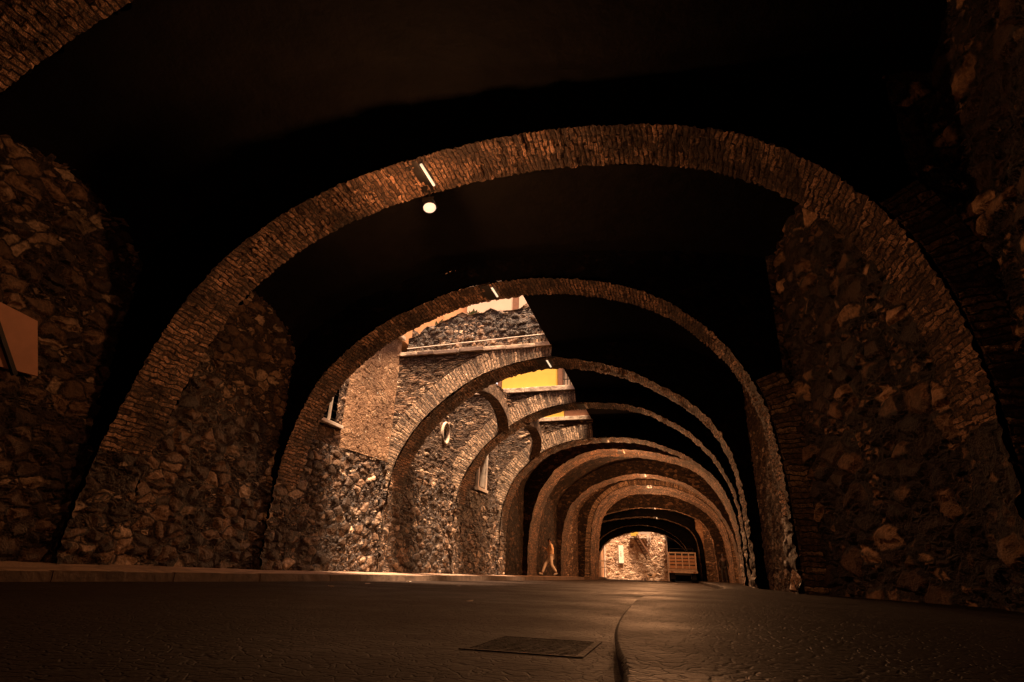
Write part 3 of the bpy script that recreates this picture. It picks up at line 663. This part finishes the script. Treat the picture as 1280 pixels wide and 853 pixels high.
# ------------------------------------------------------------------ tunnel lights
def crown(k, x):
    p = profiles[k]; i = np.argmin(abs(p[:, 0]-x)+ (p[:, 1] < 3)*9); return float(p[i, 1])
LX = {0: -3.2, 1: -3.4, 2: -3.55, 3: -3.2, 4: -2.75, 5: -2.5, 6: -2.2, 7: -1.6, 8: -1.5, 9: -1.5, 10: -1.5, 11: -2.4, 12: -2.6}
def add_light(x, y, z, power, cone=165, sm=6, r=.12, col=(1, .44, .18), tilt=(0, 0), kind='POINT'):
    li = bpy.data.lights.new('lamp_light', kind); li.energy = power; li.color = col; li.shadow_soft_size = r
    if kind == 'SPOT': li.spot_size = math.radians(cone); li.spot_blend = .3
    li.use_nodes = True; nt = li.node_tree; em = nt.nodes['Emission']
    fo = nt.nodes.new('ShaderNodeLightFalloff'); fo.inputs['Strength'].default_value = 1.0; fo.inputs['Smooth'].default_value = sm
    nt.links.new(fo.outputs['Quadratic'], em.inputs['Strength'])
    o = bpy.data.objects.new('lamp_light', li); COL.objects.link(o); o.location = (x, y, z); o.rotation_euler = (tilt[0], tilt[1], 0)
    return o
LAB = ['lamp fixture under the nearest arch', 'glowing floodlight and lit tube hanging under the first whole arch', 'lit tube fixture at the crown of the second arch', 'lit tube fixture at the crown of the parapet arch', 'tube fixture under the yellow wall arch',
       'tube fixture under the last open arch', 'tube fixture under the first dark tunnel arch', 'tube fixture at the crown of the arch beyond the walking person', 'tube fixture under the broad brick vault', 'tiny light on the thin far arch', 'tiny light on the low far arch', 'tiny light on the arch before the tunnel mouth']
PW = {0: 12, 1: 50, 2: 24, 3: 8, 4: 1.5, 5: 30, 6: 320, 7: 240, 8: 120, 9: 160, 10: 10, 11: 1}
for k in range(12):
    y0, t, _ = ARCH[k]; x = LX[k]; z = crown(k, x)
    r = empty('arch_lamp', (x, y0+t/2, z-.1)); tag(r, LAB[k], 'lamp', 'lamps fixed under the arch crowns')
    tt = min(t, 1.0)
    sl = .18 if k < 6 else .0
    part('tray', MB().box(x-.17, x+.08, y0-.02, y0+tt, z-.10, z+.03, .01).done(), 'iron', r)
    part('tube', MB().bar((x+.12, y0+.08, z-.09), (x+.12, y0+tt*.8, z-.09), .022 if k < 4 else .03, 10).done(True), 'tube' if k in (1, 2, 3, 7, 8, 9, 10) else 'pale', r)
    if k in (1,):
        part('bracket', MB().bar((x, y0+tt*.9, z-.08), (x, y0+tt*.9+.08, z-.26), .015).done(), 'iron', r)
        mb = MB().box(x-.09, x+.11, y0+tt*.9-.02, y0+tt*.9+.2, z-.32, z-.25, .02); part('hood', mb.done(), 'iron', r)
        part('flood_body', MB().box(x-.06, x+.08, y0+tt*.9, y0+tt*.9+.2, z-.345, z-.322, .008).done(), 'iron', r)
        part('glass', MB().ball((x+.01, y0+tt*.9+.08, z-.39), .1, (1.05, .85, .8)).done(True), 'bulb', r)
    if k == 1:
        add_light(x, y0+tt*.9+.08, z-.52, PW[k], 175, 10, .06)
        u_ = add_light(x+.1, y0+tt*.5, z-.55, 160, 176, 12, .06, kind='SPOT'); u_.rotation_euler = (PI, 0, 0)  # upward spot added to brighten the soffit and leave the floor dark
    else: add_light(x, y0+min(t, 1)*.5, z-.6, PW[k], 175, 10 if k < 6 else 6, .06)

# ------------------------------------------------------------------ the street end
EY = 56.0
ew = empty('end_wall', (-3.6, EY, 0)); tag(ew, 'bright sunlit rubble wall facing the tunnel mouth', 'wall')
xs = np.arange(-6.5, -.95, .05); zs = np.arange(-.1, 6.5, .05)
P = np.zeros((len(xs), len(zs), 3)); P[..., 0] = xs[:, None]; P[..., 1] = EY; P[..., 2] = zs[None]
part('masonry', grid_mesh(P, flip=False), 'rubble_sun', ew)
part('quoin_edge', MB().box(-1.0, -.9, EY-.05, EY+.4, -.1, 4.2).box(-6.6, -6.5, EY-.05, EY+.4, -.1, 5).done(), 'pale', ew)
sg = empty('wall_sign', (-5.05, EY-.1, 1.3)); tag(sg, 'tall white sign with small dark writing on the bright end wall', 'sign')
part('board', MB().box(-5.28, -4.84, EY-.2, EY-.16, 1.38, 2.92, .01).done(), 'white', sg)
for z, w_ in ((2.35, .06), (2.2, .1), (2.08, .07), (1.97, .1)): part('lettering', MB().box(-5.08-w_/2, -5.08+w_/2, EY-.205, EY-.201, z, z+.05).done(), 'iron', sg)
bal = empty('balcony', (-3.2, EY-.8, 3.3)); tag(bal, 'pale balcony with yellow band and posts at the top of the end wall', 'balcony')
part('slab', MB().box(-4.2, -2.3, EY-.45, EY, 3.55, 3.68, .01).done(), 'coping', bal)
part('fascia', MB().box(-4.1, -3.4, EY-.47, EY-.45, 3.74, 4.2).done(), 'yellow', bal)
part('fascia', MB().box(-3.38, -2.3, EY-.47, EY-.43, 3.9, 4.2).done(), 'cream', bal)
mb = MB()
for i in range(3): mb.bar((-2.62+i*.13, EY-.47, 2.9), (-2.62+i*.13, EY-.47, 3.9), .022)
part('railing', mb.done(), 'pale', bal)
stc = empty('staircase', (-2.6, EY-.6, 0)); tag(stc, 'dark diagonal staircase and slatted railing against the end wall', 'staircase')
part('stringer', MB().beam((-3.95, EY-.35, 3.9), (-2.75, EY-.35, 1.75), .08, .12).done(), 'brown', stc)
part('stringer', MB().beam((-3.55, EY-.55, 3.9), (-2.3, EY-.55, 1.9), .1, .12).done(), 'brown', stc)
for i in range(9):
    f = i/8; part('tread', MB().box(-3.85+1.15*f+.05, -3.85+1.15*f+.3, EY-.55, EY-.35, 3.7-2.0*f, 3.74-2.0*f).done(), 'iron', stc)
mb = MB()
for i in range(7):
    dx = .22*i; mb.beam((-2.9+dx, EY-.5, 3.4), (-2.2+dx*.9, EY-.5, 2.1), .035, .04)
part('railing', mb.done(), 'brown', stc)
# dark side passage on the right of the end wall, roofed
r = MB().box(-.85, 6, 52.82, 66, 3.9, 4.3).box(4.2, 6, 52.8, 66, -.1, 4.0).box(-2, 6, 66, 66.4, -.1, 4.3).done()
tag(link('covered_passage', r, 'shade_rubble'), 'dark roofed passage to the right of the bright end wall', 'passage')
hs = MB().box(-14, -6.7, 53.2, 62, -.1, 7).done(); tag(link('side_house', hs, 'terracotta'), 'brown house side at the left of the tunnel mouth', 'building')
bh = MB().box(-14, 6, 62, 64, 4.4, 11).done(); tag(link('back_house', bh, 'cream'), 'pale house behind the end wall', 'building')
gt = empty('metal_gate', (-6.3, 52.95, 0)); tag(gt, 'small barred metal gate at the left edge of the tunnel mouth', 'gate')
mb = MB().box(-6.85, -6.8, 52.9, 52.95, 0, 1.5).box(-6.1, -6.05, 52.9, 52.95, 0, 1.5).box(-6.8, -6.1, 52.9, 52.95, 1.42, 1.5).box(-6.8, -6.1, 52.9, 52.95, .9, .96).box(-6.8, -6.1, 52.9, 52.95, .1, .16)
part('frame', mb.done(), 'white', gt)
mb = MB()
for i in range(5): mb.bar((-6.7+i*.13, 52.92, .1), (-6.7+i*.13, 52.92, 1.45), .015)
part('bars', mb.done(), 'white', gt)

# ------------------------------------------------------------------ truck (rear towards us)
def truck():
    X0, Y0 = -.72, 45.2      # left-rear corner
    W_, Ln = 1.95, 5.2
    r = empty('stake_truck', (X0+W_/2, Y0+2.5, 0)); tag(r, 'stake bed truck seen from behind, parked at the right of the tunnel mouth', 'truck')
    part('bed', MB().box(X0, X0+W_, Y0, Y0+3.4, .78, .9, .01).done(), 'truckmetal', r)
    tg = part('tailgate', MB().box(X0+.02, X0+W_-.02, Y0-.05, Y0-.01, .92, 1.12).done(), 'truckwood', r)
    mb = MB()
    for i in range(5): mb.box(X0+.02+i*.46, X0+.09+i*.46, Y0-.08, Y0-.05, .92, 1.98)
    mb.box(X0, X0+W_, Y0-.09, Y0-.05, 1.95, 2.02)
    part('stake_post', mb.done(), 'truckmetal', r)
    mb = MB()
    for z in (1.2, 1.42, 1.64): mb.box(X0+.02, X0+W_-.02, Y0-.04, Y0-.01, z, z+.16)
    part('rear_slats', mb.done(), 'truckwood', r)
    for s_ in (0, 1):
        mb = MB(); xx = X0+s_*(W_-.04)
        for z in (.95, 1.2, 1.42, 1.64, 1.84): mb.box(xx, xx+.04, Y0, Y0+3.4, z, z+.15)
        part('side_slats', mb.done(), 'truckwood', r)
    part('bumper', MB().box(X0-.04, X0+W_+.04, Y0-.14, Y0-.05, .62, .76, .01).done(), 'truckmetal', r)
    for s_ in (0, 1):
        part('tail_light', MB().box(X0+.1+s_*(W_-.38), X0+.28+s_*(W_-.38), Y0-.155, Y0-.14, .64, .73).done(), 'brown', r)
    part('chassis', MB().box(X0+.4, X0+W_-.4, Y0+.1, Y0+5.0, .5, .76).done(), 'iron', r)
    cab = part('cab', MB().box(X0+.08, X0+W_-.08, Y0+3.55, Y0+5.2, .6, 2.15, .12).done(), 'darkcloth', r)
    part('rear_window', MB().box(X0+.4, X0+W_-.4, Y0+3.53, Y0+3.55, 1.5, 1.95).done(), 'black', cab)
    mb = MB()
    for x in (X0+.1, X0+W_-.1): mb.bar((x, Y0+3.3, .9), (x, Y0+3.3, 2.4), .03)
    mb.bar((X0+.1, Y0+3.3, 2.4), (X0+W_-.1, Y0+3.3, 2.4), .03); mb.bar((X0+.1, Y0+3.3, 2.2), (X0+W_-.1, Y0+3.3, 2.2), .025)
    part('rack', mb.done(), 'iron', r)
    for s_ in (0, 1):
        for yy in (Y0+.9, Y0+4.4):
            xx = X0+.08+s_*(W_-.44)
            wh = part('wheel', MB().bar((xx, yy, .4), (xx+.28, yy, .4), .4, 24).done(), 'rubber', r)
            part('hub', MB().bar((xx-.01, yy, .4), (xx+.29, yy, .4), .16, 12).done(), 'white', wh)
        part('mud_flap', MB().box(X0+.06+s_*(W_-.48), X0+.42+s_*(W_-.48), Y0+.3, Y0+.32, .2, .7).done(), 'black', r)
truck()

# ------------------------------------------------------------------ figures
def skin_mesh(verts, edges, radii, sub=2, rootv=0):
    me = bpy.data.meshes.new('sk'); me.from_pydata(verts, edges, [])
    o = bpy.data.objects.new('sk', me); COL.objects.link(o)
    o.modifiers.new('s', 'SKIN'); m2 = o.modifiers.new('u', 'SUBSURF'); m2.levels = sub; m2.render_levels = sub
    sv = me.skin_vertices[0].data
    for i, rr in enumerate(radii):
        sv[i].radius = rr if isinstance(rr, tuple) else (rr, rr); sv[i].use_root = (i == rootv)
    dg = bpy.context.evaluated_depsgraph_get(); ev = o.evaluated_get(dg)
    m = bpy.data.meshes.new_from_object(ev); bpy.data.objects.remove(o); 
    m.polygons.foreach_set('use_smooth', [True]*len(m.polygons))
    return m
def join(meshes):
    bm = bmesh.new()
    for m in meshes: bm.from_mesh(m)
    out = bpy.data.meshes.new('j'); bm.to_mesh(out); bm.free()
    out.polygons.foreach_set('use_smooth', [True]*len(out.polygons)); return out
def hand(w, d, thumb):
    """five unequal curled finger chains rooted in the palm; w wrist, d direction"""
    w = Vector(w); d = Vector(d).normalized(); sd = d.cross(Vector((0, 0, 1))) if abs(d.z) < .9 else d.cross(Vector((0, 1, 0)))
    sd = sd.normalized(); nn = sd.cross(d).normalized(); ms = []
    for i, (off, ln) in enumerate([(-.03, .062), (-.01, .075), (.01, .07), (.03, .055)]):
        a = w+d*.035+sd*off*.7; b = w+d*.085+sd*off; c = b+d*ln*.5+nn*.008; e_ = c+d*ln*.4+nn*.022
        ms.append(skin_mesh([a, b, c, e_], [(0, 1), (1, 2), (2, 3)], [.011, .0095, .0085, .007], 1))
    a = w+d*.02; b = a+sd*thumb*.035+d*.03; c = b+sd*thumb*.012+d*.03+nn*.01
    ms.append(skin_mesh([a, b, c], [(0, 1), (1, 2)], [.012, .010, .008], 1))
    return ms
def person(loc, rz, pose, jm, tm, sm_, label, sc=1.0, skm='skin'):
    """pose gives joint positions; the figure faces +x locally"""
    p = {k: Vector(v) for k, v in pose.items()}
    r = empty('person', loc); r.rotation_euler = (0, 0, rz); r.scale = (sc,)*3
    tag(r, label, 'person')
    def ch(nm, me, m):
        o = link(nm, me, m); o.parent = r; return o
    names = ['pelvis', 'waist', 'chest', 'neck', 'head0', 'head1', 'shL', 'elL', 'wrL', 'haL', 'shR', 'elR', 'wrR', 'haR', 'hipL', 'knL', 'anL', 'toL', 'hipR', 'knR', 'anR', 'toR']
    E_ = [(0, 1), (1, 2), (2, 3), (3, 4), (4, 5), (2, 6), (6, 7), (7, 8), (8, 9), (2, 10), (10, 11), (11, 12), (12, 13), (0, 14), (14, 15), (15, 16), (16, 17), (0, 18), (18, 19), (19, 20), (20, 21)]
    R_ = [(.13, .11), (.12, .1), (.15, .11), .055, .085, .085, .055, .042, .028, .032, .055, .042, .028, .032, .085, .058, .04, .035, .085, .058, .04, .035]
    body = skin_mesh([p[n] for n in names], E_, R_)
    face = MB()
    h0 = (p['head0']+p['head1'])/2; fw = Vector((1, 0, 0))
    face.ball(h0+fw*.098+Vector((0, 0, -.01)), .016, (1.2, .8, 1.5)); 
    for s_ in (-1, 1):
        face.ball(h0+Vector((.082, s_*.033, .02)), .011); face.ball(h0+Vector((0, s_*.09, -.005)), .022, (1, .4, 1.4))
    face.ball(h0+Vector((.086, 0, -.048)), .018, (.5, 1.3, .35))
    ms = [body, face.done(True)]
    for s_ in ('L', 'R'): ms += hand(p['wr'+s_], p['ha'+s_]-p['wr'+s_], 1 if s_ == 'L' else -1)
    ch('body', join(ms), skm)
    ch('hair', MB().ball(h0+Vector((-.018, 0, .035)), .108, (1, .88, .95)).done(True), 'hair')
    # jacket: torso and sleeves
    n2 = ['pelvis', 'waist', 'chest', 'collar', 'shL', 'elL', 'cuL', 'shR', 'elR', 'cuR']
    p['collar'] = p['chest'].lerp(p['neck'], .6); p['cuL'] = p['elL'].lerp(p['wrL'], .88); p['cuR'] = p['elR'].lerp(p['wrR'], .88)
    ch('jacket', skin_mesh([p[n] for n in n2], [(0, 1), (1, 2), (2, 3), (2, 4), (4, 5), (5, 6), (2, 7), (7, 8), (8, 9)], [(.18, .15), (.165, .14), (.19, .145), .085, .085, .066, .05, .085, .066, .05]), jm)
    n3 = ['pelvis', 'hipL', 'knL', 'cfL', 'hipR', 'knR', 'cfR']
    p['cfL'] = p['knL'].lerp(p['anL'], .92); p['cfR'] = p['knR'].lerp(p['anR'], .92)
    ch('trousers', skin_mesh([p[n] for n in n3], [(0, 1), (1, 2), (2, 3), (0, 4), (4, 5), (5, 6)], [(.15, .13), .105, .078, .062, .105, .078, .062]), tm)
    for s_ in 'LR':
        a, t = p['an'+s_], p['to'+s_]; d = (t-a)
        ch('shoe', skin_mesh([a-d*.25+Vector((0, 0, -.035)), a+d*.3+Vector((0, 0, -.02)), t+Vector((0, 0, .005))], [(0, 1), (1, 2)], [.045, .052, .042], 2), sm_)
    return r
walk = dict(pelvis=(0, 0, .93), waist=(.0, 0, 1.08), chest=(.02, 0, 1.34), neck=(.05, 0, 1.48), head0=(.07, 0, 1.56), head1=(.09, 0, 1.67),
            shL=(.02, .18, 1.40), elL=(-.06, .24, 1.15), wrL=(.10, .2, .98), haL=(.16, .19, .93), shR=(.02, -.18, 1.40), elR=(.13, -.25, 1.15), wrR=(.32, -.15, 1.27), haR=(.38, -.12, 1.3),
            hipL=(0, .09, .88), knL=(-.02, .1, .5), anL=(-.28, .1, .14), toL=(-.12, .1, .04), hipR=(0, -.09, .88), knR=(.26, -.09, .52), anR=(.42, -.09, .1), toR=(.6, -.09, .1))
person((-6.05, 29.0, .185), math.radians(200), walk, 'jacket', 'trousers', 'shoe', 'person in tan jacket and pale trousers striding along the left sidewalk')
stand = dict(pelvis=(0, 0, .93), waist=(0, 0, 1.08), chest=(0, 0, 1.34), neck=(0, 0, 1.48), head0=(.02, 0, 1.56), head1=(.03, 0, 1.67),
             shL=(0, .19, 1.40), elL=(-.02, .26, 1.12), wrL=(.05, .27, .88), haL=(.07, .27, .8), shR=(0, -.19, 1.40), elR=(-.02, -.26, 1.12), wrR=(.05, -.27, .88), haR=(.07, -.27, .8),
             hipL=(0, .1, .88), knL=(.02, .12, .5), anL=(0, .13, .09), toL=(.16, .15, .04), hipR=(0, -.1, .88), knR=(.02, -.12, .5), anR=(0, -.13, .09), toR=(.16, -.15, .04))
person((2.8, 41.5, .12), math.radians(-95), stand, 'darkcloth', 'darkcloth', 'darkcloth', 'dark clothed person standing by the right wall under the orange light', skm='skin_shaded')

def dog(loc, rz):
    r = empty('dog', loc); r.rotation_euler = (0, 0, rz); tag(r, 'small black and white dog standing on the road near the tunnel mouth', 'dog')
    V = [(-.2, 0, .34), (0, 0, .32), (.2, 0, .35), (.32, 0, .44), (.4, 0, .49), (.5, 0, .46), (-.32, 0, .42), (-.4, 0, .5),
         (-.2, .07, .24), (-.26, .08, .14), (-.22, .08, .02), (-.2, -.07, .24), (-.14, -.08, .14), (-.17, -.08, .02),
         (.2, .07, .22), (.22, .07, .12), (.22, .07, .02), (.2, -.07, .22), (.15, -.07, .12), (.17, -.07, .02), (.38, .05, .56), (.38, -.05, .56)]
    E_ = [(0, 1), (1, 2), (2, 3), (3, 4), (4, 5), (0, 6), (6, 7), (0, 8), (8, 9), (9, 10), (0, 11), (11, 12), (12, 13), (2, 14), (14, 15), (15, 16), (2, 17), (17, 18), (18, 19), (4, 20), (4, 21)]
    R_ = [.09, .095, .105, .07, .065, .03, .025, .015, .05, .025, .02, .05, .025, .02, .04, .022, .02, .04, .022, .02, .02, .02]
    o = link('body', skin_mesh(V, E_, R_), 'dogwhite'); o.parent = r
    o = link('saddle_patch', skin_mesh([(-.24, 0, .37), (0, 0, .36), (.14, 0, .38)], [(0, 1), (1, 2)], [.085, .1, .09], 2), 'dogblack'); o.parent = r
    o = link('head_patch', skin_mesh([(.34, 0, .48), (.42, 0, .52)], [(0, 1)], [.06, .05], 2), 'dogblack'); o.parent = r
dog((-1.85, 41, 0), math.radians(15))

# ------------------------------------------------------------------ camera
cd = bpy.data.cameras.new('camera'); co = bpy.data.objects.new('camera', cd); COL.objects.link(co); S.camera = co
cd.sensor_width = 36; cd.lens = 700/1280*36; cd.clip_start = .05; cd.clip_end = 2000
pitch, yaw, roll = .3915, .2830, .0350
F = Vector((-math.sin(yaw), math.cos(yaw), 0)); Rt = Vector((math.cos(yaw), math.sin(yaw), 0)); Z = Vector((0, 0, 1))
fw = F*math.cos(pitch)+Z*math.sin(pitch); up = -F*math.sin(pitch)+Z*math.cos(pitch)
cx = Rt*math.cos(roll)+up*math.sin(roll); cy = -Rt*math.sin(roll)+up*math.cos(roll)
m = Matrix((cx, cy, -fw)).transposed().to_4x4(); m.translation = Vector((0, 0, .28)); co.matrix_world = m

# ------------------------------------------------------------------ world, sun
W = bpy.data.worlds.new('World'); S.world = W; W.use_nodes = True; nt = W.node_tree; bg = nt.nodes['Background']
sky = nt.nodes.new('ShaderNodeTexSky'); sky.sky_type = 'NISHITA'; sky.sun_disc = False
EL, AZ = 74, 140      # sun behind and to the right of the viewer, high
sky.sun_elevation = math.radians(EL); sky.sun_rotation = math.radians(AZ)
mx = nt.nodes.new('ShaderNodeMix'); mx.data_type = 'RGBA'; mx.blend_type = 'MULTIPLY'; mx.inputs[0].default_value = 1; mx.inputs[7].default_value = (1, .52, .3, 1)
nt.links.new(sky.outputs[0], mx.inputs[6]); nt.links.new(mx.outputs[2], bg.inputs[0]); bg.inputs[1].default_value = .15
sl = bpy.data.lights.new('sun', 'SUN'); sl.energy = 5; sl.angle = math.radians(12); sl.color = (1, .69, .44)
so = bpy.data.objects.new('sun', sl); COL.objects.link(so)
az = math.radians(AZ); d = Vector((math.sin(az)*math.cos(math.radians(EL)), math.cos(az)*math.cos(math.radians(EL)), math.sin(math.radians(EL))))
so.rotation_euler = d.to_track_quat('Z', 'Y').to_euler()
S.view_settings.view_transform = 'Standard'; S.view_settings.look = 'None'; S.view_settings.exposure = 2.5; S.view_settings.gamma = 1
S.cycles.max_bounces = 5; S.cycles.diffuse_bounces = 3
S.cycles.use_denoising = True
